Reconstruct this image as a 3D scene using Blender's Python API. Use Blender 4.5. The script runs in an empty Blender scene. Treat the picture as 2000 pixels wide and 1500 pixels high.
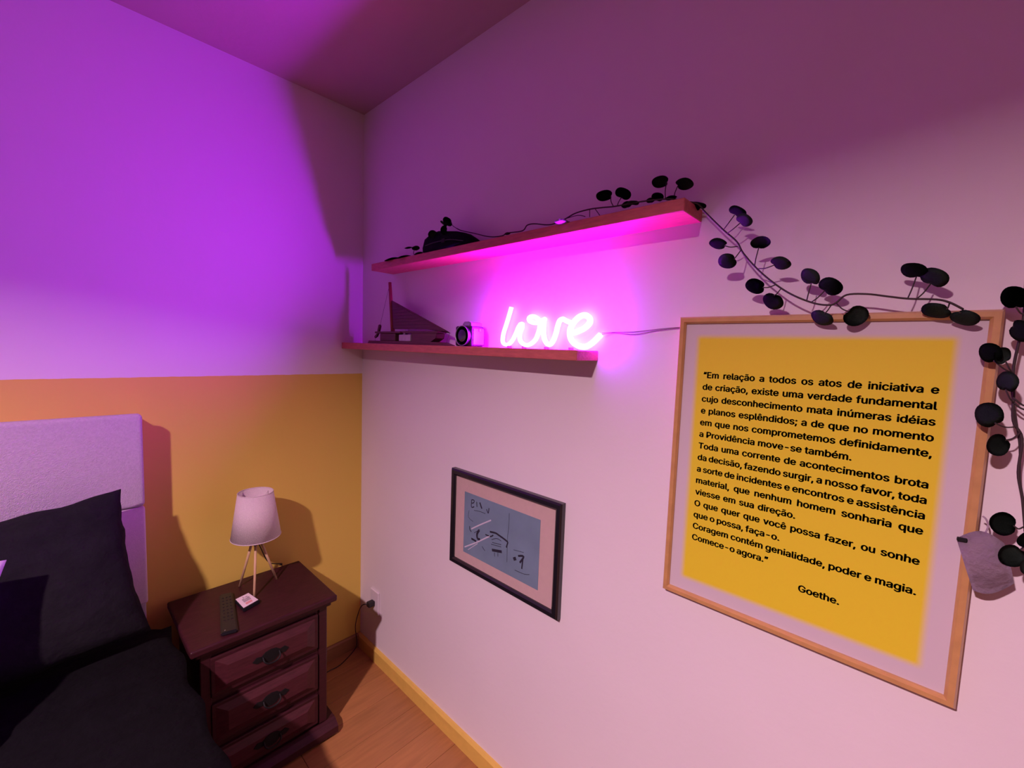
import bpy, bmesh, math, random
from mathutils import Vector, Matrix, Euler, noise
random.seed(7)
S = bpy.context.scene
COL = S.collection
V = Vector
# ------------------------------------------------------------------ camera, world, light, exposure
FPX = 843.15
cam_d = bpy.data.cameras.new('camera'); cam = bpy.data.objects.new('camera', cam_d); COL.objects.link(cam)
cam.location = (-1.0409, -1.9696, 1.5357); cam.rotation_euler = (1.4908, -0.0353, -0.8186)
cam_d.sensor_width = 36; cam_d.lens = FPX/2000*36; cam_d.clip_start = .02
S.camera = cam
S.view_settings.view_transform = 'Standard'; S.view_settings.look = 'None'
S.view_settings.exposure = 0; S.view_settings.gamma = 1; S.view_settings.use_curve_mapping = False
W = bpy.data.worlds.new('world'); S.world = W; W.use_nodes = True
W.node_tree.nodes['Background'].inputs[0].default_value = (.5, .2, .3, 1)
W.node_tree.nodes['Background'].inputs[1].default_value = 0.0
ld = bpy.data.lights.new('ceiling_lamp_light', 'AREA'); ld.shape = 'DISK'; ld.size = .09
ld.energy = 104; ld.color = (1.0, .625, .76); ld.spread = math.radians(142)
lo = bpy.data.objects.new('ceiling_lamp_light', ld); COL.objects.link(lo)
lo.location = (-2.22, -1.66, 2.50); lo.rotation_euler = Vector((.08, -.11, -.99)).to_track_quat('-Z', 'Y').to_euler()
SIGN = (172, 1.3, 405)          # radiance of the neon tube

MR = Euler(cam.rotation_euler).to_matrix()
CX, CY, CZ = MR.col[0], MR.col[1], MR.col[2]
CP = V(cam.location)
def at(u, v, ax, val):           # photo pixel -> point on an axis plane of the room
    d = MR @ V(((u-1000)/FPX, -(v-750)/FPX, -1)); t = (val-CP[ax])/d[ax]
    return CP + d*t
# ------------------------------------------------------------------ materials
def M(name, col, rough=.6, var=0, vscale=20, bump=0, bscale=60, metal=0, stretch=(1,1,1), col2=None, spec=.5, emit=None, trans=0, rnd=0, coat=0, sheen=0):
    m = bpy.data.materials.new(name); m.use_nodes = True; nt = m.node_tree; N = nt.nodes; L = nt.links
    b = N['Principled BSDF']; b.inputs['Base Color'].default_value = (*col, 1); b.inputs['Roughness'].default_value = rough
    b.inputs['Metallic'].default_value = metal; b.inputs['Specular IOR Level'].default_value = spec
    b.inputs['Coat Weight'].default_value = coat; b.inputs['Transmission Weight'].default_value = trans
    if sheen: b.inputs['Sheen Weight'].default_value = sheen
    if emit:
        mx = max(emit); b.inputs['Emission Color'].default_value = (*[c/mx for c in emit], 1); b.inputs['Emission Strength'].default_value = mx
    tc = N.new('ShaderNodeTexCoord'); mp = N.new('ShaderNodeMapping'); L.new(tc.outputs['Object'], mp.inputs[0]); mp.inputs['Scale'].default_value = stretch
    last = None
    if var:
        n = N.new('ShaderNodeTexNoise'); n.inputs['Scale'].default_value = vscale; n.inputs['Detail'].default_value = 5; L.new(mp.outputs[0], n.inputs['Vector'])
        r = N.new('ShaderNodeValToRGB'); c2 = col2 or tuple(c*(1-var) for c in col)
        r.color_ramp.elements[0].position = .3; r.color_ramp.elements[1].position = .7
        r.color_ramp.elements[0].color = (*c2, 1); r.color_ramp.elements[1].color = (*col, 1)
        L.new(n.outputs[0], r.inputs[0]); last = r.outputs[0]; L.new(last, b.inputs['Base Color'])
    if rnd:
        oi = N.new('ShaderNodeObjectInfo'); mr = N.new('ShaderNodeMapRange'); mr.inputs[3].default_value = 1-rnd; mr.inputs[4].default_value = 1
        L.new(oi.outputs['Random'], mr.inputs[0]); mx_ = N.new('ShaderNodeMix'); mx_.data_type = 'RGBA'; mx_.blend_type = 'MULTIPLY'; mx_.inputs[0].default_value = 1
        if last: L.new(last, mx_.inputs[6])
        else: mx_.inputs[6].default_value = (*col, 1)
        L.new(mr.outputs[0], mx_.inputs[7]); L.new(mx_.outputs[2], b.inputs['Base Color'])
    if bump:
        n2 = N.new('ShaderNodeTexNoise'); n2.inputs['Scale'].default_value = bscale; n2.inputs['Detail'].default_value = 4; L.new(mp.outputs[0], n2.inputs['Vector'])
        bp = N.new('ShaderNodeBump'); bp.inputs['Strength'].default_value = bump; bp.inputs['Distance'].default_value = .01
        L.new(n2.outputs[0], bp.inputs['Height']); L.new(bp.outputs[0], b.inputs['Normal'])
    return m
WHITE = (.78, .74, .74); YEL = (.74, .56, .10)
m_wall = M('wall_paint', WHITE, .75, .04, 2.5, .05, 45)
m_dark = M('dark_unseen_wall_paint', (.16, .12, .12), .7, .1, 4)  # unseen walls behind the camera, colour darkened to cut bounced light
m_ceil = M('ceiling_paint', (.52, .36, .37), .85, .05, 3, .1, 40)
m_bwall = M('two_tone_wall_paint', WHITE, .75, 0, 1, .05, 45)
nt = m_bwall.node_tree; N = nt.nodes; L = nt.links
tc = [n for n in N if n.bl_idname == 'ShaderNodeTexCoord'][0]
sx = N.new('ShaderNodeSeparateXYZ'); L.new(tc.outputs['Object'], sx.inputs[0])
ns = N.new('ShaderNodeTexNoise'); ns.inputs['Scale'].default_value = 25; L.new(tc.outputs['Object'], ns.inputs['Vector'])
ad = N.new('ShaderNodeMath'); ad.operation = 'MULTIPLY_ADD'; ad.inputs[1].default_value = .004; L.new(ns.outputs[0], ad.inputs[0]); L.new(sx.outputs[2], ad.inputs[2])
gt = N.new('ShaderNodeMath'); gt.operation = 'GREATER_THAN'; gt.inputs[1].default_value = 1.395; L.new(ad.outputs[0], gt.inputs[0])
mxn = N.new('ShaderNodeMix'); mxn.data_type = 'RGBA'; L.new(gt.outputs[0], mxn.inputs[0]); mxn.inputs[6].default_value = (*YEL, 1); mxn.inputs[7].default_value = (*WHITE, 1)
L.new(mxn.outputs[2], N['Principled BSDF'].inputs['Base Color'])
m_floor = M('laminate_wood', (.43, .20, .065), .45, .22, 5, .05, 30, stretch=(1.2, 14, 1), rnd=.12)
m_gap = M('floor_gap', (.10, .04, .02), .8)
m_bby = M('yellow_baseboard_paint', (.72, .50, .10), .5, .08, 30, .1, 60)
m_bbb = M('brown_baseboard_wood', (.34, .17, .07), .5, .2, 20, .05, 50, stretch=(1, 12, 12))
m_red = M('red_painted_shelf_wood', (.62, .15, .13), .5, .25, 25, .12, 40, stretch=(6, 1, 6))
m_mah = M('mahogany_wood', (.050, .011, .016), .45, .35, 14, .06, 40, stretch=(1.5, 9, 9), spec=.3)
m_mahl = M('mahogany_drawer_wood', (.080, .019, .026), .45, .3, 14, .06, 40, stretch=(1.5, 9, 9), spec=.3)
m_iron = M('black_iron', (.008, .008, .008), .65, spec=.25)
m_uph = M('grey_upholstery', (.60, .55, .57), .9, .14, 160, .5, 420, sheen=.2)
m_upl = M('pale_lower_panel_fabric', (.72, .62, .62), .9, .08, 160, .3, 420)
m_blk = M('black_bedding_cotton', (.008, .008, .010), .9, .35, 30, .35, 60, spec=.2)
m_wsh = M('white_sheet', (.7, .66, .66), .9, .1, 20, .2, 60)
m_shade = M('lampshade_linen', (.82, .72, .74), .9, .10, 220, .4, 400)
m_pine = M('light_wood', (.72, .50, .28), .5, .2, 20, .05, 60, stretch=(6, 6, 1))
m_frame = M('varnished_pine_frame', (.58, .33, .12), .35, .15, 20, .03, 60, stretch=(8, 2, 2), coat=.4)
m_bfr = M('black_frame_wood', (.010, .010, .014), .35, coat=.3)
m_mat = M('salmon_mount_board', (.56, .43, .38), .85, .05, 60)
m_blue = M('blue_grey_drawing_paper', (.17, .27, .34), .85, .15, 12)
m_ink = M('charcoal_ink', (.015, .015, .03), .9)
m_streak = M('white_streak', (.55, .55, .62), .9)
m_paper = M('poster_margin_paper', (.60, .54, .56), .75, .05, 8)
m_text = M('black_print', (.012, .008, .008), .7)
m_leaf = M('dark_green_leaf', (.020, .036, .026), .75, .4, 30, .2, 60, spec=.15)
m_stem = M('dark_stem', (.035, .022, .020), .7)
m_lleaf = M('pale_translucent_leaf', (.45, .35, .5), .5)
m_bwood = M('dark_boat_wood', (.13, .035, .03), .5, .5, 14, .1, 50, stretch=(1, 1, 30))
m_mast = M('reddish_mast_wood', (.30, .06, .05), .5, .2, 20)
m_cabin = M('pale_cabin_block', (.55, .40, .55), .5, .2, 60)
m_line = M('thin_thread', (.2, .12, .15), .9)
m_black = M('black_plastic', (.012, .012, .016), .38)
m_lens = M('lens_glass', (.006, .006, .02), .08, spec=.9)
m_ring = M('lens_ring_metal', (.45, .42, .48), .3, metal=.8)
m_silver = M('satin_camera_body', (.35, .30, .36), .3, .2, 40, metal=.5)
m_card = M('white_printed_label', (.85, .78, .80), .6)
m_pink = M('pink_print', (.75, .35, .35), .7)
m_tag = M('crumpled_tag_paper', (.42, .33, .40), .8, .25, 35, .5, 90)
m_neon = M('neon_tube', (.9, .8, .9), .4, emit=SIGN)
m_cord = M('black_cord', (.012, .010, .012), .5)
m_case = M('black_case_fabric', (.006, .006, .010), .9, spec=.1)
m_outlet = M('white_outlet_plastic', (.72, .68, .70), .4)
m_lil = M('lilac_pillow_cotton', (.62, .52, .66), .9, .1, 20, .3, 60)
# yellow print with the soft edge it has
m_print = bpy.data.materials.new('yellow_poster_print'); m_print.use_nodes = True
nt = m_print.node_tree; N = nt.nodes; L = nt.links; b = N['Principled BSDF']; b.inputs['Roughness'].default_value = .7
PY0, PY1, PZ0, PZ1 = -2.017, -1.598, 1.006, 1.581
tc = N.new('ShaderNodeTexCoord'); sp = N.new('ShaderNodeSeparateXYZ'); L.new(tc.outputs['Object'], sp.inputs[0])
def soft(out, c, half):
    a = N.new('ShaderNodeMath'); a.operation = 'SUBTRACT'; L.new(out, a.inputs[0]); a.inputs[1].default_value = c
    a2 = N.new('ShaderNodeMath'); a2.operation = 'ABSOLUTE'; L.new(a.outputs[0], a2.inputs[0])
    r = N.new('ShaderNodeMapRange'); r.interpolation_type = 'SMOOTHSTEP'; r.inputs[1].default_value = half-.008; r.inputs[2].default_value = half+.008
    r.inputs[3].default_value = 1; r.inputs[4].default_value = 0; L.new(a2.outputs[0], r.inputs[0]); return r.outputs[0]
pl = (-.0, 0, 0)
m1 = N.new('ShaderNodeMath'); m1.operation = 'MULTIPLY'
PC = ((PY0+PY1)/2, (PZ0+PZ1)/2)
POSTER_O = V((0, -1.8101, .9586))
L.new(soft(sp.outputs[1], PC[0]-POSTER_O.y, (PY1-PY0)/2), m1.inputs[0]); L.new(soft(sp.outputs[2], PC[1]-POSTER_O.z, (PZ1-PZ0)/2), m1.inputs[1])
mx = N.new('ShaderNodeMix'); mx.data_type = 'RGBA'; L.new(m1.outputs[0], mx.inputs[0]); mx.inputs[6].default_value = (.60, .54, .56, 1); mx.inputs[7].default_value = (.74, .63, .018, 1)
L.new(mx.outputs[2], b.inputs['Base Color'])

# ------------------------------------------------------------------ helpers
ORG = {}
def worg(p): return ORG.get(p.name, V((0,0,0))) if p else V((0,0,0))
def mk(name, bm, mat, parent=None, smooth=False, origin=None):
    """link a bmesh given in world coordinates as one object"""
    me = bpy.data.meshes.new(name)
    o = worg(parent) if parent else (V(origin) if origin is not None else V((0,0,0)))
    if o.length: bmesh.ops.translate(bm, verts=bm.verts, vec=-o)
    bmesh.ops.recalc_face_normals(bm, faces=bm.faces)
    bm.to_mesh(me); bm.free(); me.materials.append(mat)
    if smooth: me.polygons.foreach_set('use_smooth', [True]*len(me.polygons))
    ob = bpy.data.objects.new(name, me); COL.objects.link(ob)
    if parent: ob.parent = parent; ORG[ob.name] = o
    else: ob.location = o; ORG[ob.name] = o
    return ob
def tag(o, label, cat, group=None):
    o['label'] = label; o['category'] = cat
    if group: o['group'] = group
    return o
def thing(name, label, cat, loc, group=None):
    o = bpy.data.objects.new(name, None); COL.objects.link(o); o.location = loc; o.empty_display_size = .05
    ORG[o.name] = V(loc); return tag(o, label, cat, group)
def struct(o): o['kind'] = 'structure'; return o
def box(bm, lo, hi, bev=0, seg=2, rot=None, taper=None):
    lo = V(lo); hi = V(hi); c = (lo+hi)/2; s = hi-lo
    g = bmesh.ops.create_cube(bm, size=1)['verts']
    for v in g: v.co = V((v.co.x*s.x, v.co.y*s.y, v.co.z*s.z))
    if bev:
        es = list({e for v in g for e in v.link_edges})
        r = bmesh.ops.bevel(bm, geom=es, offset=bev, segments=seg, affect='EDGES', profile=.5)
        g = list({v for f in r['faces'] for v in f.verts} | {v for v in g if v.is_valid})
    if rot is not None:
        for v in g: v.co = rot @ v.co
    for v in g: v.co += c
    return bm
def B(*a, **k): bm = bmesh.new(); return box(bm, *a, **k)
def tube(bm, pts, r, n=8, cap=True, ry=None, flat=None):
    """swept tube; r a number or list; ry/flat: elliptical section with its long axis along `flat`"""
    pts = [V(p) for p in pts]; rings = []; up = None
    for i, p in enumerate(pts):
        t = (pts[min(i+1, len(pts)-1)]-pts[max(i-1, 0)]).normalized()
        if flat is not None: bx = (V(flat)-t*t.dot(V(flat))).normalized(); ax = t.cross(bx)
        else:
            if up is None: up = V((0,0,1)) if abs(t.z) < .9 else V((1,0,0))
            ax = up.cross(t).normalized(); bx = t.cross(ax); up = bx
        rr = r[i] if isinstance(r, (list, tuple)) else r
        r2 = ry if ry else rr
        rings.append([bm.verts.new(p+ax*math.cos(2*math.pi*k/n)*rr+bx*math.sin(2*math.pi*k/n)*r2) for k in range(n)])
    for a, c in zip(rings, rings[1:]):
        for k in range(n): bm.faces.new((a[k], a[(k+1)%n], c[(k+1)%n], c[k]))
    if cap: bm.faces.new(rings[0][::-1]); bm.faces.new(rings[-1])
    return bm
def T(*a, **k): return tube(bmesh.new(), *a, **k)
def spl(pts, n=6):
    pts = [V(p) for p in pts]; out = []
    for i in range(len(pts)-1):
        a, b_, c, d = pts[max(i-1,0)], pts[i], pts[i+1], pts[min(i+2, len(pts)-1)]
        for k in range(n):
            t = k/n; out.append(.5*((2*b_)+(c-a)*t+(2*a-5*b_+4*c-d)*t*t+(3*b_-a-3*c+d)*t**3))
    return out+[pts[-1]]
def lathe(bm, prof, c, n=32, M3=None):
    """profile of (radius, height) about +z at c"""
    c = V(c); rings = []
    for r, z in prof:
        rings.append([bm.verts.new(c + (M3 @ V((r*math.cos(2*math.pi*k/n), r*math.sin(2*math.pi*k/n), z)) if M3 else V((r*math.cos(2*math.pi*k/n), r*math.sin(2*math.pi*k/n), z)))) for k in range(n)])
    for a, b_ in zip(rings, rings[1:]):
        for k in range(n): bm.faces.new((a[k], a[(k+1)%n], b_[(k+1)%n], b_[k]))
    for rr in (rings[0], rings[-1]):
        try: bm.faces.new(rr)
        except ValueError: pass
    return bm
def prism(pts, x0, x1, axis=0):
    bm = bmesh.new()
    def P(a, b_, x): return V((x, a, b_)) if axis == 0 else (V((a, x, b_)) if axis == 1 else V((a, b_, x)))
    A = [bm.verts.new(P(a, b_, x0)) for a, b_ in pts]; C = [bm.verts.new(P(a, b_, x1)) for a, b_ in pts]
    bm.faces.new(A); bm.faces.new(C[::-1]); n = len(pts)
    for i in range(n): bm.faces.new((A[i], A[(i+1)%n], C[(i+1)%n], C[i]))
    return bm
# ------------------------------------------------------------------ the room
H = 2.6; XL = -3.7; YF = -3.9
struct(mk('wall_back', B((XL-.1, 0, -.1), (.1, .1, H+.1)), m_bwall))
struct(mk('wall_right', B((0, YF-.1, -.1), (.1, 0, H+.1)), m_wall))
struct(mk('wall_left_unseen', B((XL-.1, YF-.1, -.1), (XL, 0, H+.1)), m_dark))
struct(mk('wall_front_unseen', B((XL, YF-.1, -.1), (0, YF, H+.1)), m_dark))
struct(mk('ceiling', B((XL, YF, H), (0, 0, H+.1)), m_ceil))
fl = struct(mk('floor', B((XL, YF, -.1), (0, 0, -.008)), m_gap))
lens_ = [1.25, .9, .62, 1.0]; pw = .13
meshes = {}
def plank(x0, x1, y0):
    k = round(x1-x0, 3)
    if k not in meshes:
        bm = B((0, 0, -.008), (x1-x0-.0012, pw-.0012, 0), bev=.0008, seg=1); me = bpy.data.meshes.new('plank'); bm.to_mesh(me); bm.free(); me.materials.append(m_floor); meshes[k] = me
    o = bpy.data.objects.new('plank', meshes[k]); COL.objects.link(o); o.location = (x0, y0, 0); o.parent = fl
row = 0; y = -pw
while y > YF:
    x = 0; i = row % 3
    first = [.45, .8, 1.1][row % 3]
    while x > XL:
        l = first if x == 0 else lens_[0]
        x2 = max(x-l, XL)
        if x-x2 > .02: plank(x2, x, y)
        x = x2
    y -= pw; row += 1
bbr = mk('baseboard_right', prism([(-.016, 0), (-.016, .058), (-.010, .066), (0, .066), (0, 0)], YF, 0, axis=1), m_bby); struct(bbr)
bbb = mk('baseboard_back', prism([(-.014, 0), (-.014, .062), (-.009, .068), (0, .068), (0, 0)], XL, -.016, axis=0), m_bbb); struct(bbb)

# ------------------------------------------------------------------ shelves
us = tag(mk('wall_shelf', B((-.104, -1.582, 1.844), (-.0002, -.268, 1.872), bev=.0015, seg=1), m_red, origin=(-.05, -.92, 1.844)),
         'upper red wooden wall shelf with leafy vine lying along its top', 'shelf')
ls = tag(mk('wall_shelf', B((-.104, -1.324, 1.512), (-.0002, -.0005, 1.540), bev=.0015, seg=1), m_red, origin=(-.05, -.66, 1.512)),
         'lower red wooden wall shelf carrying sailboat, camera and neon sign', 'shelf')

# ------------------------------------------------------------------ neon sign
XS = -.017; ZT = 1.5405
t = thing('neon_sign', 'glowing pink-white neon sign spelling love on the lower shelf', 'neon sign', (XS, -1.13, ZT))
def sg(c): p = at(c[0]/8.333+960, c[1]/8.333+580, 0, XS); return V((XS, p.y, p.z))
let = {
 'l': [(325,168),(290,290),(245,440),(200,580),(183,680),(190,745),(235,778),(290,762),(345,700),(395,600),(435,500),(470,450)],
 'o': [(470,450),(505,440),(500,500),(465,590),(460,680),(490,745),(560,785),(640,760),(710,690),(750,590),(775,480),(760,380),(700,325),(630,315),(590,350),(610,400),(690,420),(780,390),(850,350)],
 'v': [(850,350),(850,450),(845,570),(865,690),(910,765),(960,770),(1010,700),(1050,590),(1080,470),(1110,390),(1160,360),(1220,390),(1290,420)],
 'e': [(1270,570),(1350,580),(1450,545),(1540,490),(1600,420),(1595,345),(1530,300),(1450,310),(1370,370),(1300,460),(1265,570),(1280,680),(1340,760),(1430,805),(1530,805),(1630,740),(1700,670),(1755,612)]}
for ch, pts in let.items():
    P3 = [sg(c) for c in pts]
    dx = {'l': 0, 'o': .003, 'v': 0, 'e': .002}[ch]
    P3 = [V((XS+dx, p.y, max(p.z, ZT+.0075))) for p in P3]
    # the loop of the o and of the e crosses itself: step it back a little
    if ch in 'oe':
        n = len(P3)
        for i in range(n): P3[i].x += .010*(i/(n-1)-.5)
    mk('letter_tube', T(spl(P3, 5), {'l': .0058, 'o': .0064, 'v': .0072, 'e': .0085}[ch], n=10, flat=(1,0,0), ry=.0090), m_neon, t, smooth=True)
for yy in (-.995, -1.06, -1.15, -1.24):
    mk('mounting_foot', B((XS-.004, yy-.004, ZT), (XS+.012, yy+.004, ZT+.007), bev=.001, seg=1), m_silver, t)
w = [at(1172,650,0,-.03)]; w[0].x = -.02
w += [at(u, v, 0, -.004) for u, v in ((1200,649),(1240,648),(1285,643),(1330,639),(1345,640))]
w2 = [p + V((0, 0, -.004+.003*math.sin(i*2.2))) for i, p in enumerate(w)]
mk('power_wire', T(spl(w, 5), .0009, n=6), m_line, t); mk('power_wire', T(spl(w2, 5), .0009, n=6), m_line, t)

# ------------------------------------------------------------------ camera on the lower shelf
t = thing('camera', 'small black compact camera with large round lens left of the neon sign', 'camera', (-.055, -.85, ZT))
mk('body', B((-.088, -.893, ZT), (-.030, -.808, ZT+.068), bev=.007, seg=3), m_black, t, smooth=False)
mk('side_panel', B((-.082, -.8965, ZT+.006), (-.034, -.8925, ZT+.060), bev=.0015, seg=1), m_silver, t)
Rm = Matrix.Rotation(-math.pi/2, 3, 'Y')
lb = mk('lens_barrel', lathe(bmesh.new(), [(.031,0),(.033,.002),(.033,.012),(.0305,.013),(.0295,.009)], (-.086, -.857, ZT+.035), 36, Rm), m_black, t, smooth=True)
mk('lens_ring', lathe(bmesh.new(), [(.0335,0),(.0335,.0016),(.0318,.0016),(.0318,0)], (-.0985, -.857, ZT+.035), 36, Rm), m_ring, lb, smooth=True)
mk('lens_glass', lathe(bmesh.new(), [(.030,0),(.026,.003),(.016,.0055),(.001,.0065)], (-.094, -.857, ZT+.035), 36, Rm), m_lens, lb, smooth=True)
mk('viewfinder_hump', prism([(-.886, ZT+.066), (-.884, ZT+.078), (-.872, ZT+.083), (-.850, ZT+.083), (-.842, ZT+.076), (-.838, ZT+.066)], -.082, -.034), m_silver, t)
mk('flash_window', B((-.0835, -.876, ZT+.069), (-.0815, -.852, ZT+.077), bev=.0008, seg=1), m_ring, t)
mk('shutter_button', lathe(bmesh.new(), [(.006,0),(.006,.005),(.004,.006)], (-.06, -.822, ZT+.067), 16), m_ring, t)
mk('rear_screen_housing', B((-.031, -.888, ZT+.004), (-.022, -.813, ZT+.062), bev=.003), m_black, t)
mk('strap_lug', B((-.060, -.900, ZT+.050), (-.052, -.8935, ZT+.060), bev=.001, seg=1), m_ring, t)

# ------------------------------------------------------------------ wooden sailboat
xb = -.058
t = thing('sailboat_model', 'dark wooden toy sailboat with triangular sail at shelf left end', 'model boat', (xb, -.47, ZT))
mk('base_plate', prism([(-.205, ZT), (-.215, ZT+.012), (-.700, ZT+.012), (-.742, ZT+.002), (-.742, ZT)], xb-.026, xb+.026), m_bwood, t)
mk('hull_block', B((xb-.02, -.415, ZT+.012), (xb+.02, -.297, ZT+.043), bev=.002, seg=1), m_bwood, t)
mk('hull_block', prism([(-.532, ZT+.012), (-.532, ZT+.044), (-.690, ZT+.044), (-.684, ZT+.026), (-.655, ZT+.012)], xb-.02, xb+.02), m_bwood, t)
mk('cabin_block', B((xb-.018, -.520, ZT+.012), (xb+.018, -.438, ZT+.039), bev=.003), m_cabin, t)
mk('deck_plank', B((xb-.022, -.452, ZT+.0435), (xb+.022, -.258, ZT+.0515), bev=.001, seg=1), m_bwood, t)
mk('deck_plank', B((xb-.022, -.696, ZT+.0445), (xb+.022, -.470, ZT+.0525), bev=.001, seg=1), m_bwood, t)
mk('cabin_post', B((xb-.006, -.468, ZT+.039), (xb+.006, -.454, ZT+.056), bev=.001, seg=1), m_cabin, t)
mk('mast', T([(xb, -.366, ZT+.0515), (xb, -.350, ZT+.16), (xb, -.338, ZT+.256)], [.0085, .0075, .0065], n=14), m_mast, t, smooth=True)
sail = mk('sail', prism([(-.372, ZT+.062), (-.358, ZT+.180), (-.745, ZT+.045), (-.735, ZT+.050), (-.60, ZT+.060)], xb-.002, xb+.002), m_bwood, t)
for k in range(9):                # the laths of the sail
    z0 = ZT+.066+k*.0125; z1 = z0+.0105
    yl = -.376+(z0-ZT-.06)*.12; yr0 = -.358-(.180+ZT-z0)/.135*.387+.012; yr1 = -.358-(.180+ZT-z1)/.135*.387+.012
    if yr1 > yl-.006: continue
    mk('lath', prism([(yl, z0), (yl+.001, z1), (yr1, z1), (yr0, z0)], xb-.0038, xb-.002), m_bwood, sail)
mk('rudder', prism([(-.263, ZT+.082), (-.256, ZT+.080), (-.243, ZT+.045), (-.222, ZT+.030), (-.226, ZT+.024), (-.240, ZT+.030), (-.258, ZT+.050), (-.268, ZT+.075)], xb-.004, xb+.004), m_bwood, t)
mk('rigging_line', T([(xb, -.337, ZT+.250), (xb, -.262, ZT+.075)], .0007, n=5), m_line, t)
mk('rigging_line', T([(xb, -.225, ZT+.028), (xb, -.222, ZT+.010)], .0007, n=5), m_line, t)
mk('rigging_line', T([(xb, -.742, ZT+.046), (xb, -.722, ZT+.008)], .0007, n=5), m_line, t)

# ------------------------------------------------------------------ black case on upper shelf
ZU = 1.8722
t = thing('sunglasses_case', 'small rounded black case lying on the upper shelf among vine leaves', 'case', (-.06, -.75, ZU))
bm = bmesh.new(); prof = [(-.616,.006),(-.614,.035),(-.622,.060),(-.645,.070),(-.69,.074),(-.74,.066),(-.79,.058),(-.835,.046),(-.870,.026),(-.880,.010),(-.875,.0),(-.625,.0)]
xs = [(-.096,.55),(-.090,.85),(-.078,1),(-.052,1),(-.038,.85),(-.030,.55)]
rings = []
for x, s in xs:
    c = (-.75, .028)
    rings.append([bm.verts.new((x, c[0]+(a-c[0])*(.9+.1*s), ZU+.0005+(z*(s if z > .01 else 1)))) for a, z in prof])
n = len(prof)
for a, b_ in zip(rings, rings[1:]):
    for k in range(n): bm.faces.new((a[k], a[(k+1)%n], b_[(k+1)%n], b_[k]))
bm.faces.new(rings[0]); bm.faces.new(rings[-1][::-1])
mk('shell', bm, m_case, t, smooth=True)
mk('seam_band', T(spl([(-.0975, -.64, ZU+.026), (-.0985, -.70, ZU+.030), (-.0985, -.78, ZU+.028), (-.0975, -.85, ZU+.014)], 5), .0016, n=6), m_cord, t)
mk('clasp', B((-.1005, -.755, ZU+.022), (-.095, -.735, ZU+.036), bev=.0015, seg=1), m_iron, t)

# ------------------------------------------------------------------ vines
def leaf_mesh(name, mat):
    bm = bmesh.new(); n = 22; c = bm.verts.new((0, 0, -.09)); mid = []; rim = []
    for k in range(n):
        a = 2*math.pi*k/n+math.pi/2*3
        r = .5*(1-.22*math.exp(-((k if k < n/2 else n-k)/1.2)**2))
        rim.append(bm.verts.new((r*math.cos(a), r*math.sin(a), .02*math.sin(3*a)))); mid.append(bm.verts.new((.55*r*math.cos(a), .55*r*math.sin(a), -.06)))
    for k in range(n):
        j = (k+1)%n; bm.faces.new((c, mid[k], mid[j])); bm.faces.new((mid[k], rim[k], rim[j], mid[j]))
    r_ = bmesh.ops.solidify(bm, geom=bm.faces[:], thickness=.03)
    me = bpy.data.meshes.new(name); bm.to_mesh(me); bm.free(); me.materials.append(mat)
    me.polygons.foreach_set('use_smooth', [True]*len(me.polygons)); return me
LM = leaf_mesh('leaf', m_leaf); LM2 = leaf_mesh('leaf', m_lleaf)
def leaf(t, u, v, w, h, ang, x, foot=None, me=None, bm=None, z=None):
    """round leaf: pixel centre and size, standing x in front of the wall; its notch turned to the stem"""
    p = at(u, v, 0, x)
    dep = -(MR.transposed() @ (p-CP)).z; k = dep/FPX
    a = math.radians(ang); vd = (p-CP).normalized()
    # half axes seen in the picture -> displacements square to the line of sight -> the tilted round leaf that shows so
    e1 = CX.cross(vd).normalized(); e2 = vd.cross(e1)
    A3 = (CX*math.cos(a)-CY*math.sin(a))*w*k/2; B3 = (CX*math.sin(a)+CY*math.cos(a))*h*k/2
    ax, ay, bx, by = A3.dot(e1), A3.dot(e2), B3.dot(e1), B3.dot(e2)
    cxx, cxy, cyy = ax*ax+bx*bx, ax*ay+bx*by, ay*ay+by*by
    th = .5*math.atan2(2*cxy, cxx-cyy); dif = math.sqrt(((cxx-cyy)/2)**2+cxy*cxy); l1 = (cxx+cyy)/2+dif; l2 = max((cxx+cyy)/2-dif, 0)
    A = e1*math.cos(th)+e2*math.sin(th); mn = -e1*math.sin(th)+e2*math.cos(th)
    r = math.sqrt(l2/l1); s = math.sqrt(max(0, 1-r*r))
    # lean the top edge away from the wall, towards the viewer
    if mn.z < 0: mn = -mn
    B2 = (mn*r - vd*s).normalized(); N3 = A.cross(B2).normalized(); w_leaf = 2*math.sqrt(l1)
    rot = 0
    if foot is not None:
        fp = at(foot[0], foot[1], 0, x if len(foot) < 3 else foot[2]); d = fp-p; rot = math.atan2(d.dot(B2), d.dot(A))+math.pi/2
    R3 = Matrix((A, B2, N3)).transposed() @ Matrix.Rotation(rot, 3, 'Z')
    sz = w_leaf*1.05
    o = bpy.data.objects.new('leaf', me or LM); COL.objects.link(o); o.parent = t
    o.matrix_local = Matrix.Translation(p-worg(t)) @ R3.to_4x4() @ Matrix.Diagonal((sz, sz, sz, 1))
    if foot is not None and bm is not None:
        e = R3 @ V((0, -.36, -.02))*sz + p
        m_ = (e+fp)/2 + V((-.004, 0, -.003))
        tube(bm, spl([e, m_, fp], 4), .0011, n=5)
    return o
def c6(x, y): return (x/3.0303+1340, y/3.0303+340)
def c4(x, y): return (x/7.143+1140, y/7.143+330)
def c8(x, y): return (x/6.25+780, y/6.25+400)
def c2(x, y): return (x/2.564+640, y/2.564+330)
def cr(x, y): return (x/2.2727+1840, y/2.2727+540)
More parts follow.
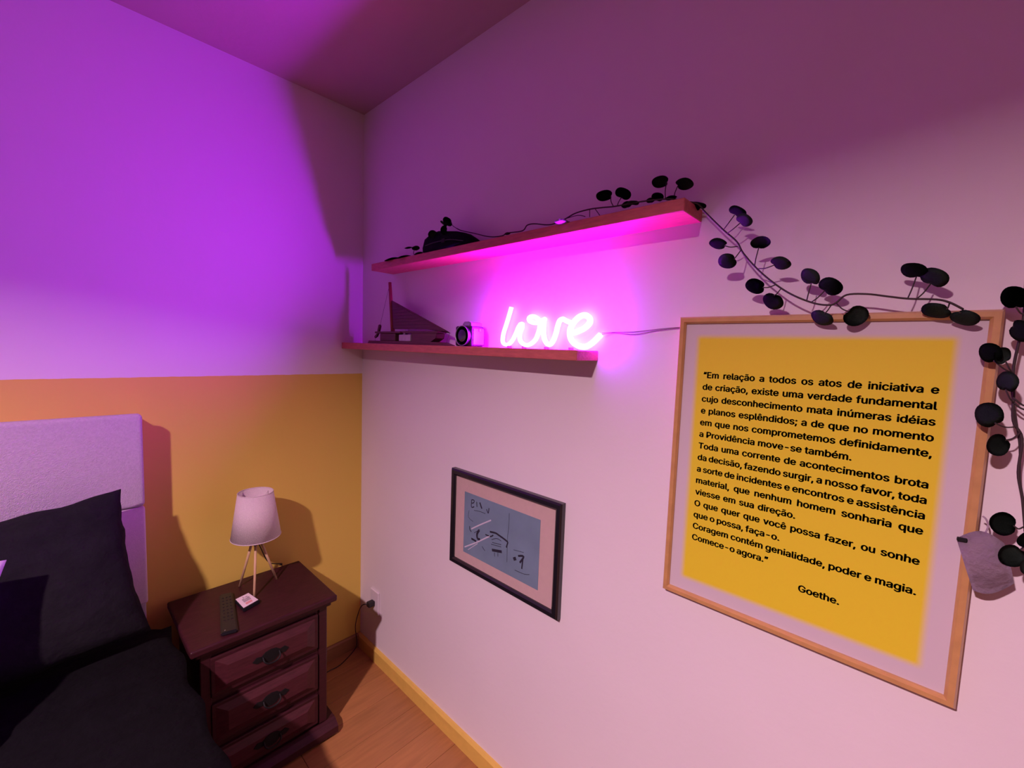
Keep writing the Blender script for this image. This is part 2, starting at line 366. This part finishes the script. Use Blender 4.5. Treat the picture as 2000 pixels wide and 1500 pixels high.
# vine 1: on the shelf and down to the poster
t = thing('leafy_vine', 'dark round-leaved garland on the upper shelf trailing right along poster top', 'vine', (-.06, -.92, ZU))
bm = bmesh.new()
sh = [c8(700,288), c8(760,315), c8(900,345), c8(1100,390), c8(1250,380), c8(1320,345), c8(1500,318), c8(1560,250), c8(1650,232), c8(1800,245), c8(1900,228), c2(1190,250), c2(1240,222), c2(1310,202), c2(1380,193), c2(1440,187), c2(1560,165), c2(1640,155), c2(1720,150)]
P1 = [at(u, v, 0, -.088) for u, v in sh]
P1 += [at(1335, 393, 0, -.07), at(1362, 398, 0, -.05), at(1379, 416, 0, -.035)]
ch = [(220,330),(300,400),(340,470),(430,570),(540,660),(640,720),(760,765),(850,775),(890,760),(950,715),(1070,710),(1200,725),(1320,738),(1480,742),(1560,760),(1640,800)]
P1 += [at(*c6(*q), 0, -.036-.016*min(1, i/6)) for i, q in enumerate(ch)]
for p in P1[:19]: p.z = max(p.z, ZU+.0025)
tube(bm, spl(P1, 5), .0017, n=6)
sb = [c2(1190,250), c2(1250,232), c2(1290,238)]
tube(bm, spl([at(u, v, 0, -.09) for u, v in sb], 3), .001, n=5)
for a_, b_ in ((c2(1312,202), c2(1312,240)), (c2(1338,198), c2(1362,232))):
    tube(bm, [at(*a_, 0, -.088), at(*b_, 0, -.092)], .001, n=5)
XD = -.055
L1 = [(305,222,102,62,20,225,325),(345,272,95,72,20,245,350),(190,412,105,62,5,305,428),(245,515,108,88,0,325,450),(440,407,118,72,-8,405,545),(560,527,120,72,8,430,560),
      (410,664,116,86,12,530,655),(515,752,122,92,20,560,680),(735,608,118,90,32,715,745),(855,665,140,100,12,745,755),(805,850,135,82,20,858,778),(1005,840,150,112,-18,890,765),
      (1350,572,160,90,8,1312,736),(1470,612,165,110,10,1365,738),(1480,808,175,88,6,1560,762),(1650,850,175,90,6,1640,800)]
for i, (x, y, w_, h_, a, fx, fy) in enumerate(L1):
    leaf(t, *c6(x, y), w_/3.03, h_/3.03, a, -.065 if i < 6 else (-.055 if i < 10 else -.046), (*c6(fx, fy), -.045), bm=bm)
for (x, y, w_, h_, a, fx, fy, xx) in ((290,372,228,150,-8,415,520,-.085),(550,345,218,160,20,470,515,-.085),(1070,180,235,165,-10,1140,412,-.07),(1405,210,250,162,0,1262,385,-.07)):
    leaf(t, *c4(x, y), w_/7.143, h_/7.143, a, xx, (*c4(fx, fy), -.08), bm=bm)
for (x, y, w_, h_, a, xx) in ((600,500,150,90,-20,-.08),(690,475,160,70,0,-.085),(1030,392,165,125,0,-.05),(1215,405,170,60,-12,-.08),(930,440,120,70,-10,-.06)):
    leaf(t, *c4(x, y), w_/7.143, h_/7.143, a, xx)
leaf(t, 1364, 401, 30, 13, 8, -.03); leaf(t, 1357, 404, 20, 12, 25, -.04)
leaf(t, *c8(590,205), 21, 14, 45, -.085, (*c8(700,288), -.088), bm=bm)
leaf(t, *c8(540,230), 16, 5, 42, -.08); leaf(t, *c8(545,310), 18, 13, 90, -.099); leaf(t, *c8(405,362), 17, 16, 0, -.101)
leaf(t, *c8(200,530), 15, 9, -5, -.085, (*c8(182,612), -.085), bm=bm); leaf(t, *c8(110,525), 16, 3.5, -8, -.085)
leaf(t, 768, 507, 34, 7, -8, -.088); leaf(t, 790, 502, 30, 5, -8, -.092); leaf(t, 818, 495, 18, 5, -12, -.09)
leaf(t, *c8(1320,352), 12, 5, -10, -.085)
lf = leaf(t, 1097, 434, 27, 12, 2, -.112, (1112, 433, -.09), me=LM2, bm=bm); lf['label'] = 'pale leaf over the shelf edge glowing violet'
mk('stem', bm, m_stem, t, smooth=True)
# vine 2: hanging right of the poster
t = thing('leafy_vine', 'dark round-leaved vine hanging down right edge of the yellow poster', 'vine', (-.05, -2.15, 1.3))
bm = bmesh.new()
XV = -.05
st = [(372,20),(360,200),(318,400),(318,520),(316,640),(355,720),(338,870),(356,980),(366,1090),(375,1200),(385,1330)]
tube(bm, spl([at(*cr(*q), 0, XV+.012) for q in st], 5), .0018, n=6)
tube(bm, spl([at(*cr(*q), 0, XV+.018) for q in [(308,500),(330,650),(345,760),(345,900),(362,1000)]], 5), .0013, n=6)
for q in ([(318,540),(360,572),(400,578)], [(320,560),(350,585),(400,600)]): tube(bm, spl([at(*cr(*a), 0, XV+.01) for a in q], 4), .0013, n=5)
for (x, y, w_, h_, a, fx, fy) in ((322,95,128,100,8,362,170),(350,242,110,90,30,360,210),(215,340,108,84,18,318,430),(268,352,70,80,60,318,430),(290,468,98,90,20,318,560),(208,615,130,106,10,325,668),(250,748,104,94,0,350,690),
                                  (272,1098,122,100,18,360,1112),(312,1240,128,94,8,372,1170),(372,1168,80,62,-20,372,1140),(385,1290,80,70,0,380,1320)):
    leaf(t, *cr(x, y), w_/2.2727, h_/2.2727, a, XV-.004, (*cr(fx, fy), XV+.01), bm=bm)
mk('stem', bm, m_stem, t, smooth=True)

# ------------------------------------------------------------------ poster
y0, y1, z0, z1 = -2.065, -1.555, .9586, 1.6252
t = thing('framed_poster', 'large yellow text poster in a varnished pine frame on right wall', 'poster', POSTER_O)
fw = .0155
def frame_bar(t, name, a, b_, inn_a, inn_b, xf, mat, bev):
    """mitred bar between outer a->b and inner corners; (y,z) pairs"""
    bm = bmesh.new(); prof = [(0, 0), (0, -xf*.75), (.22, -xf), (.75, -xf), (1, -xf*.8), (1, 0)]
    ra = [bm.verts.new((x, a[0]+(inn_a[0]-a[0])*s, a[1]+(inn_a[1]-a[1])*s)) for s, x in prof]
    rb = [bm.verts.new((x, b_[0]+(inn_b[0]-b_[0])*s, b_[1]+(inn_b[1]-b_[1])*s)) for s, x in prof]
    n = len(prof)
    for k in range(n): bm.faces.new((ra[k], ra[(k+1)%n], rb[(k+1)%n], rb[k]))
    bm.faces.new(ra); bm.faces.new(rb[::-1])
    return mk(name, bm, mat, t)
def frame(t, y0, y1, z0, z1, fw, xf, mat):
    O = [(y0, z0), (y1, z0), (y1, z1), (y0, z1)]; I = [(y0+fw, z0+fw), (y1-fw, z0+fw), (y1-fw, z1-fw), (y0+fw, z1-fw)]
    for k in range(4): frame_bar(t, 'frame_bar', O[k], O[(k+1)%4], I[k], I[(k+1)%4], xf, mat, 0)
frame(t, y0, y1, z0, z1, fw, .026, m_frame)
mk('backing_board', B((-.012, y0+.004, z0+.004), (-.001, y1-.004, z1-.004)), m_pine, t)
mk('print', B((-.0165, y0+fw-.002, z0+fw-.002), (-.0125, y1-fw+.002, z1-fw+.002)), m_print, t)
LINES = ['“Em relação a todos os atos de iniciativa e', 'de criação, existe uma verdade fundamental', 'cujo desconhecimento mata inúmeras idéias', 'e planos esplêndidos; a de que no momento',
 'em que nos comprometemos definidamente,', ('a Providência move-se também.', -1.895), 'Toda uma corrente de acontecimentos brota', 'da decisão, fazendo surgir, a nosso favor, toda', 'a sorte de incidentes e encontros e assistência',
 'material, que nenhum homem sonharia que', ('viesse em sua direção.', -1.815), 'O que quer que você possa fazer, ou sonhe', ('que o possa, faça-o.', -1.791), 'Coragem contém genialidade, poder e magia.', ('Comece-o agora.”', -1.774)]
FONT = None
try: FONT = bpy.data.fonts.load(bpy.utils.system_resource('DATAFILES', path='fonts')+'/Inter.woff2')   # Blender's own interface font
except Exception: FONT = None
def text_mesh(s, size, width, off):
    """letters as flat mesh, spaced to `width`"""
    cu = bpy.data.curves.new('text', 'FONT'); cu.body = s; cu.font = FONT or cu.font; cu.size = size; cu.offset = off; cu.resolution_u = 4; cu.extrude = .0001
    ob = bpy.data.objects.new('text', cu); COL.objects.link(ob)
    def wid(): bpy.context.view_layer.update(); return ob.dimensions.x
    w0 = wid(); n = s.count(' '); sx = 1
    if width:
        if n:
            cu.space_word = 1.5; w1 = wid(); per = (w1-w0)/.5 if w1 != w0 else 1
            ws = 1+(width-w0)/per; ws = min(max(ws, .75), 2.1); cu.space_word = ws; w2 = wid()
        else: w2 = w0
        sx = width/w2
    dg = bpy.context.evaluated_depsgraph_get(); me = bpy.data.meshes.new_from_object(ob.evaluated_get(dg))
    bpy.data.objects.remove(ob); bpy.data.curves.remove(cu); return me, sx
def put_text(t, s, size, ystart, z, x, width=None, off=.0, name='text_line', mat=None):
    me, sx = text_mesh(s, size, width, 0)
    xm = min(v.co.x for v in me.vertices)
    src = bmesh.new(); src.from_mesh(me); out = bmesh.new(); tmp = bpy.data.meshes.new('tmp')
    for q, (dx, dz) in enumerate(((0, 0), (-off, 0), (off, 0), (0, off*.6), (0, -off*.6)) if off else ((0, 0),)):
        cp = src.copy()
        for v in cp.verts:
            X, Y, Z = (v.co.x-xm)*sx, v.co.y, v.co.z
            v.co = V((x-.00002*q-abs(Z), ystart-X+dx, z+Y+dz)) - worg(t)
        cp.to_mesh(tmp); cp.free(); out.from_mesh(tmp)
    src.free(); out.to_mesh(me); out.free(); bpy.data.meshes.remove(tmp)
    me.materials.clear(); me.materials.append(mat or m_text); me.name = name
    ob = bpy.data.objects.new(name, me); COL.objects.link(ob); ob.parent = t; return ob
for i, s in enumerate(LINES):
    ye = -2.0015
    if isinstance(s, tuple): s, ye = s
    put_text(t, s, .0262, -1.6165, 1.4865-i*.02736, -.0167, -1.6165-ye, off=.0008)
put_text(t, 'Goethe.', .0262, -1.832, 1.4865-15.35*.02736, -.0167, .066, off=.0008)

# small hanging tag over the frame
t = thing('hanging_tag', 'crumpled lilac-grey paper tag hanging from a string on poster right frame', 'tag', (-.045, -2.07, 1.27))
bm = bmesh.new(); nu, nv = 9, 9
c00, c10, c11, c01 = [at(u, v, 0, -.04) for u, v in ((1868,1052), (1962,1062), (1981,1140), (1900,1152))]
g = []
for j in range(nv):
    for i in range(nu):
        a, b_ = i/(nu-1), j/(nv-1)
        p = c00.lerp(c10, a).lerp(c01.lerp(c11, a), b_)
        bow = .018*math.sin(math.pi*a)
        p = p + V((-.012*math.sin(math.pi*b_)-.004*noise.noise(p*60), 0, (bow*(1-b_)*.9 - bow*b_*.6)))
        g.append(bm.verts.new(p))
for j in range(nv-1):
    for i in range(nu-1): bm.faces.new((g[j*nu+i], g[j*nu+i+1], g[(j+1)*nu+i+1], g[(j+1)*nu+i]))
bmesh.ops.solidify(bm, geom=bm.faces[:], thickness=.0012)
mk('paper_sheet', bm, m_tag, t, smooth=True)
mk('string_loop', T(spl([at(u, v, 0, -.036) for u, v in ((1924,1042), (1930,1028), (1926,1014), (1919,1008))], 4), .0012, n=6), m_tag, t)
pp = at(1879, 1054, 0, -.044); mk('clip', B(pp-V((.003, .006, .003)), pp+V((.003, .006, .003)), bev=.001, seg=1), m_iron, t)

# ------------------------------------------------------------------ small picture
y0, y1, z0, z1 = -1.2386, -.7222, .7194, 1.0831
t = thing('framed_drawing', 'small sketch on blue-grey paper in black frame below the lower shelf', 'picture', (0, -.98, z0))
frame(t, y0, y1, z0, z1, .0235, .022, m_bfr)
mk('mount_board', B((-.012, y0+.015, z0+.015), (-.001, y1-.015, z1-.015)), m_mat, t)
dr = mk('drawing', B((-.0128, -1.155, .780), (-.0122, -.795, 1.009)), m_blue, t)
def dl(*pts, r=.0012): # stroke on the drawing, crop 4.545x at (860,900)
    P3 = [at(x/4.546+860, y/4.546+900, 0, -.0132) for x, y in pts]
    for p in P3: p.x = -.0130
    return spl(P3, 4), r*1.5
strokes = [dl((278,345),(276,410),(300,408)), dl((280,345),(300,352),(296,372),(280,376)), dl((322,365),(325,410)), dl((350,370),(368,425),r=.002), dl((410,430),(425,465),(432,420)), dl((300,440),(350,450),(400,470),r=.0006),
 dl((260,580),(262,610),(275,630)), dl((345,615),(326,650),(330,690),(352,698),r=.003), dl((275,690),(318,715),r=.0025), dl((400,655),(445,672),(470,660),r=.0015), dl((440,630),(490,642),(520,662),(560,690),(600,722),r=.0022),
 dl((600,722),(585,770),r=.0018), dl((455,700),(500,690),(540,712),r=.0007), dl((460,725),(540,745),r=.0007), dl((450,740),(540,765),r=.0007), dl((458,792),(545,808),r=.0032), dl((480,815),(482,850),r=.0007), dl((510,815),(510,850),r=.0007),
 dl((612,465),(606,600),(596,690),(590,900),r=.0005), dl((655,855),(665,885),r=.0045), dl((690,845),(740,850),(705,905),r=.0022), dl((735,850),(722,960),r=.0018), dl((650,790),(740,815),r=.0005), dl((660,970),(740,1005),(790,1010),r=.0006), dl((255,440),(250,500),(290,540),r=.0005), dl((300,640),(350,610),r=.0006), dl((370,760),(395,800),r=.0007)]
bm = bmesh.new()
for P3, r in strokes: tube(bm, P3, r, n=4, flat=(1,0,0), ry=.0003)
o = mk('ink_strokes', bm, m_ink, dr); o['kind'] = 'stuff'
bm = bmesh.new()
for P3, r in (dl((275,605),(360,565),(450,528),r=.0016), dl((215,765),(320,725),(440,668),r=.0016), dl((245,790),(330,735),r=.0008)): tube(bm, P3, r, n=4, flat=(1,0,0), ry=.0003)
mk('white_streaks', bm, m_streak, dr)  # long slanting white streaks laid over the drawing

# ------------------------------------------------------------------ nightstand
ZN = .57
t = thing('nightstand', 'dark mahogany nightstand with three drawers beside the bed', 'nightstand', (-.545, -.225, 0))
mk('top', B((-.778, -.415, ZN-.024), (-.314, -.040, ZN), bev=.006, seg=3), m_mah, t)
mk('cornice', B((-.762, -.403, ZN-.040), (-.332, -.046, ZN-.0245), bev=.005, seg=2), m_mah, t)
mk('carcass', B((-.748, -.385, .058), (-.346, -.055, ZN-.0405), bev=.003, seg=1), m_mah, t)
for s in (-1, 1):
    xx = -.547+s*.187
    mk('corner_post', B((xx-.016, -.392, .060), (xx+.016, -.3855, ZN-.041), bev=.003, seg=1), m_mah, t)
mk('plinth', prism([(-.425, 0.012), (-.425, .038), (-.405, .052), (-.392, .0575), (-.05, .0575), (-.05, .012)], -.776, -.314, axis=0), m_mah, t)
for fx, fy in ((-.765, -.41), (-.345, -.41), (-.765, -.08), (-.345, -.08)):
    mk('foot', B((fx, fy, 0), (fx+.02, fy+.02, .0125), bev=.002, seg=1), m_mah, t)
for (za, zb) in ((.377, .512), (.212, .352), (.072, .190)):
    d = mk('drawer', B((-.722, -.397, za), (-.380, -.386, zb), bev=.003, seg=2), m_mah, t)
    # raised panel with sloping edges
    bm = bmesh.new(); i0 = .012; i1 = .045
    A = [(-.722+i0, za+i0), (-.380-i0, za+i0), (-.380-i0, zb-i0), (-.722+i0, zb-i0)]; C = [(-.722+i1, za+i1*.8), (-.380-i1, za+i1*.8), (-.380-i1, zb-i1*.8), (-.722+i1, zb-i1*.8)]
    va = [bm.verts.new((x, -.3972, z)) for x, z in A]; vc = [bm.verts.new((x, -.409, z)) for x, z in C]
    bm.faces.new(va); bm.faces.new(vc)
    for k in range(4): bm.faces.new((va[k], va[(k+1)%4], vc[(k+1)%4], vc[k]))
    mk('drawer_panel', bm, m_mahl, d)
    zc = (za+zb)/2; xc = -.548
    bp = [(-.058,0),(-.045,.012),(-.030,.008),(-.018,.018),(0,.022),(.018,.018),(.030,.008),(.045,.012),(.058,0),(.045,-.010),(.028,-.008),(.014,-.020),(0,-.024),(-.014,-.020),(-.028,-.008),(-.045,-.010)]
    bpl = prism([(xc+a, zc+b_) for a, b_ in bp], -.4115, -.4088, axis=1)
    h = mk('drawer_pull', bpl, m_iron, d)
    bpv = T(spl([(xc-.026, -.412, zc+.004), (xc-.025, -.424, zc-.006), (xc-.012, -.428, zc-.016), (xc+.012, -.428, zc-.016), (xc+.025, -.424, zc-.006), (xc+.026, -.412, zc+.004)], 4), .0028, n=8)
    bb = bpy.data.meshes.new('x'); bpv.to_mesh(bb); bpv.free()
    bm = bmesh.new(); bm.from_mesh(h.data); 
    for v in bb.vertices: v.co -= worg(t)
    bm.from_mesh(bb); bm.to_mesh(h.data); bm.free()

# things on it
t = thing('remote_control', 'long narrow black remote control on nightstand left of the lamp', 'remote control', (-.646, -.27, ZN))
def quad(pts, z0, z1, bev=0):
    bm = prism(pts, z0, z1, axis=2)
    if bev: bmesh.ops.bevel(bm, geom=bm.edges[:], offset=bev, segments=2, affect='EDGES')
    return bm
rc = mk('remote_body', quad([(-.636,-.135), (-.596,-.146), (-.646,-.405), (-.692,-.394)], ZN+.0005, ZN+.013, .004), m_black, t)
bm = bmesh.new()
ax = V((-.0525, -.259, 0)).normalized(); lx = V((ax.y, -ax.x, 0)); c0 = V((-.619, -.155, ZN+.0132))
for r in range(8):
    for c in (-1, 0, 1):
        q = c0+ax*(.02+r*.022)+lx*c*.011; lathe(bm, [(.0032,-.0006),(.0032,.0006),(.0025,.001)], q, 10)
o = mk('button_pad', bm, m_cord, t); o['kind'] = 'stuff'
q = c0+ax*.236+lx*.012; mk('indicator_dot', lathe(bmesh.new(), [(.0022,-.0004),(.0022,.0007)], q, 10), m_ring, t)
t = thing('small_box', 'small black square box with a white printed label in front of lamp', 'box', (-.58, -.245, ZN))
Q = [(-.612,-.214), (-.560,-.194), (-.545,-.272), (-.600,-.296)]
mk('box_body', quad([(-.606,-.211), (-.556,-.196), (-.541,-.276), (-.600,-.298)], ZN+.0005, ZN+.014, .002), m_black, t)
mk('white_label', quad([(-.604,-.214), (-.558,-.200), (-.546,-.272), (-.599,-.292)], ZN+.0142, ZN+.0148), m_card, t)
bm = bmesh.new(); o_ = V((-.600, -.288, ZN+.0150)); e1 = V((-.004, .072, 0)); e2 = V((.050, .018, 0))
def mark(bm, a0, a1, b0, b1):
    ps = [o_+e1*a+e2*b_ for a, b_ in ((a0,b0), (a1,b0), (a1,b1), (a0,b1))]
    vs = [bm.verts.new(p) for p in ps]; bm.faces.new(vs)
for r in range(8):
    b0 = .28+r*.065; a0 = .35
    while a0 < .66: w_ = random.choice((.03, .05, .08)); mark(bm, a0, a0+w_, b0, b0+.042); a0 += w_+.025
mark(bm, .74, .78, .42, .50); mark(bm, .74, .78, .56, .72); mark(bm, .84, .88, .40, .46)
mk('printed_bars', bm, m_text, t)
bm = bmesh.new(); mark(bm, .08, .28, .30, .75); mk('pink_printed_patch', bm, m_pink, t)

# table lamp
lc = V((-.515, -.150, ZN))
t = thing('table_lamp', 'small table lamp with pale linen shade on three wooden legs', 'lamp', lc)
def ring(bm, r, z, tr, n=40): # torus
    m = 6; vs = []
    for k in range(n):
        a = 2*math.pi*k/n
        vs.append([bm.verts.new(lc+V(((r+tr*math.cos(2*math.pi*j/m))*math.cos(a), (r+tr*math.cos(2*math.pi*j/m))*math.sin(a), z+tr*math.sin(2*math.pi*j/m)))) for j in range(m)])
    for k in range(n):
        for j in range(m): bm.faces.new((vs[k][j], vs[(k+1)%n][j], vs[(k+1)%n][(j+1)%m], vs[k][(j+1)%m]))
z0, z1 = .208, .382
bm = bmesh.new(); n = 48; vr = []
for r, z in ((.0855, z0), (.0605, z1), (.0590, z1), (.0840, z0)): vr.append([bm.verts.new(lc+V((r*math.cos(2*math.pi*k/n), r*math.sin(2*math.pi*k/n), z))) for k in range(n)])
for a in range(4):
    for k in range(n): bm.faces.new((vr[a][k], vr[a][(k+1)%n], vr[(a+1)%4][(k+1)%n], vr[(a+1)%4][k]))
sh_ = mk('lamp_shade', bm, m_shade, t, smooth=False)
for p in sh_.data.polygons: p.use_smooth = abs(p.normal.z) < .8
bm = bmesh.new(); ring(bm, .0600, z1, .0016); mk('shade_rim', bm, m_shade, sh_, smooth=True)
bm = bmesh.new(); ring(bm, .0850, z0, .0016); mk('shade_rim', bm, m_shade, sh_, smooth=True)
for k in range(3):
    a = 2*math.pi*k/3+.5; bm = bmesh.new(); tube(bm, [lc+V((.018*math.cos(a), .018*math.sin(a), z1-.05)), lc+V((.0595*math.cos(a), .0595*math.sin(a), z1-.012))], .0012, n=6)
    mk('shade_support', bm, m_shade, t)
mk('lamp_holder', lathe(bmesh.new(), [(.012,z0-.012),(.016,z0-.01),(.018,z0+.05),(.020,z0+.055),(.020,z0+.062),(.012,z0+.065)], lc, 20), m_shade, t, smooth=True)
mk('light_bulb', lathe(bmesh.new(), [(.010,z0+.065),(.013,z0+.08),(.024,z0+.10),(.027,z0+.115),(.023,z0+.132),(.012,z0+.142),(.002,z0+.144)], lc, 24), m_outlet, t, smooth=True)
mk('hub', lathe(bmesh.new(), [(.020,z0-.026),(.024,z0-.022),(.024,z0-.012),(.014,z0-.010)], lc, 20), m_black, t)
for fx, fy in ((-.561,-.100), (-.545,-.222), (-.441,-.142)):
    f = V((fx, fy, ZN+.0008)); d = V((f.x-lc.x, f.y-lc.y, 0)).normalized()
    topp = lc+d*.014+V((0,0,z0-.018))
    mk('leg', T([f, topp], [.0042, .0050], n=12), m_pine, t, smooth=True)
    mk('leg_socket', T([topp+(f-topp).normalized()*.014, topp-(f-topp).normalized()*.002], .0068, n=12), m_black, t)
cord = [lc+V((.004,-.004,z0-.02)), lc+V((.02,.02,.15)), at(525,1098,1,-.12), at(550,1101,1,-.06), V((-.395,-.045,ZN+.006)), V((-.38,-.026,ZN-.01)), V((-.37,-.024,.40)), V((-.35,-.026,.10)), V((-.33,-.06,.006)), V((-.28,-.090,.003)),
        at(640,1312,2,.003), at(665,1298,2,.003), at(690,1272,2,.003), at(697,1255,1,-.035), at(694,1225,1,-.05), at(699,1200,1,-.07)]
pl_ = V((-.03,-.148,.293)); cord += [pl_+V((-.028,.024,-.006)), pl_+V((-.010,.004,.002))]
for p in cord[9:13]: p.z = .003
mk('power_cord', T(spl(cord, 6), .0021, n=8), m_cord, t, smooth=True)
mk('plug', B(pl_+V((-.012,-.013,-.012)), pl_+V((.020,.013,.012)), bev=.004, seg=2), m_cord, t)
t = tag(mk('wall_outlet', B((-.009, -.186, .240), (-.0002, -.112, .352), bev=.003, seg=2), m_outlet, origin=(0,-.148,.24)), 'white wall outlet with black plug low beside room corner', 'outlet')

# ------------------------------------------------------------------ bed
t = thing('bed', 'double bed with grey-lilac upholstered headboard against the two-tone wall', 'bed', (-1.65, -.1, 0))
hb = mk('headboard', B((-2.46, -.070, 0), (-.838, -.004, 1.262), bev=.008, seg=2), m_uph, t)
mk('headboard_panel', B((-2.462, -.108, .9635), (-.836, -.068, 1.278), bev=.013, seg=4), m_uph, hb, smooth=True)
mk('headboard_panel', B((-2.462, -.104, .62), (-.836, -.068, .9605), bev=.008, seg=3), m_upl, hb, smooth=True)
mk('bed_base', B((-2.42, -2.06, .10), (-.845, -.112, .30), bev=.008), m_blk, t)
mk('mattress', B((-2.44, -2.06, .301), (-.812, -.112, .50), bev=.02, seg=3), m_wsh, t, smooth=True)
for fx in (-2.36, -.93):
    for fy in (-2.0, -.2): mk('leg', B((fx, fy, 0), (fx+.05, fy+.05, .1)), m_iron, t)
def cloth(nx, ny, f, th=None):
    bm = bmesh.new(); g = [[bm.verts.new(f(i/(nx-1), j/(ny-1))) for i in range(nx)] for j in range(ny)]
    for j in range(ny-1):
        for i in range(nx-1): bm.faces.new((g[j][i], g[j][i+1], g[j+1][i+1], g[j+1][i]))
    if th: bmesh.ops.solidify(bm, geom=bm.faces[:], thickness=th)
    return bm
def duv(a, b_):
    # across: drape left, top, drape right
    s = a*2.25-.30                       # distance from left edge of top
    yy = -.235-b_*1.855
    Wd = 1.66; dr_ = .0
    x = -2.46; z = .575
    if s < 0: xx = x-.012+.01*math.sin(b_*40); zz = z+s*1.0
    elif s > Wd: xx = x+Wd+.006+.006*math.sin(b_*50+2); zz = z-(s-Wd)
    else:
        xx = x+s; e = min(s, Wd-s); zz = z+.02*(1-math.exp(-e/.06))-.02*math.exp(-e/.02)
    w_ = noise.noise(V((xx*3.5, yy*9, zz*3)))*.014+noise.noise(V((xx*9+3, yy*22, zz*8)))*.006
    w_ += .012*math.exp(-((b_-.02)/.02)**2)*0
    if 0 <= s <= Wd: zz += abs(w_)*1.3
    else: xx += w_*(.35 if s > 0 else -.35)-(.004 if s > 0 else -.004)
    return V((xx, yy-.02*math.sin(xx*3), max(zz, .03)))
tag(mk('duvet', cloth(110, 100, duv, .006), m_blk, smooth=True, origin=(-1.63,-1.1,.51)), 'black rumpled duvet spread over the bed', 'duvet')
def pillow(name, c, w, h, th, rx, rz, rroll, mat, label, seed):
    R3 = Matrix.Rotation(rz, 3, 'Z') @ Matrix.Rotation(rx, 3, 'X') @ Matrix.Rotation(rroll, 3, 'Y')
    bm = bmesh.new(); n = 30; m = 24; top = []; bot = []
    for j in range(m+1):
        r1 = []; r2 = []
        for i in range(n+1):
            a = 2*i/n-1; b_ = 2*j/m-1
            pin = 1-.055*(1-abs(b_)**2)*abs(a)**4; pin2 = 1-.065*(1-abs(a)**2)*abs(b_)**4
            X = a*w/2*pin; Z = b_*h/2*pin2
            T_ = th/2*((1-a**4)*(1-b_**4))**.55
            wr = noise.noise(V((X*9+seed, Z*12, seed)))*.010+noise.noise(V((X*24, Z*30+seed, 1)))*.005
            k = min(1, T_/(th*.2))
            edge = (1-k)*noise.noise(V((a*4+seed, b_*4, 5)))*.01
            r1.append(V((X+edge, -T_-wr*k-.0015, Z+edge))); r2.append(V((X+edge, T_+wr*k+.0015, Z+edge)))
        top.append([bm.verts.new(R3@p+V(c)) for p in r1]); bot.append([bm.verts.new(R3@p+V(c)) for p in r2])
    for j in range(m):
        for i in range(n):
            bm.faces.new((top[j][i], top[j][i+1], top[j+1][i+1], top[j+1][i])); bm.faces.new((bot[j][i], bot[j+1][i], bot[j+1][i+1], bot[j][i+1]))
    for i in range(n): bm.faces.new((top[0][i], bot[0][i], bot[0][i+1], top[0][i+1])); bm.faces.new((top[m][i], top[m][i+1], bot[m][i+1], bot[m][i]))
    for j in range(m): bm.faces.new((top[j][0], top[j+1][0], bot[j+1][0], bot[j][0])); bm.faces.new((top[j][n], bot[j][n], bot[j+1][n], top[j+1][n]))
    return tag(mk(name, bm, mat, smooth=True, origin=c), label, 'pillow')
pillow('pillow', (-1.198, -.283, .826), .64, .44, .13, -.36, .03, -.09, m_blk, 'large black pillow leaning against the headboard', 2.0)
pillow('pillow', (-1.484, -.480, .828), .66, .44, .11, -.46, 0, .13, m_lil, 'lilac pillow cut off at the left edge of the picture', 7.0)
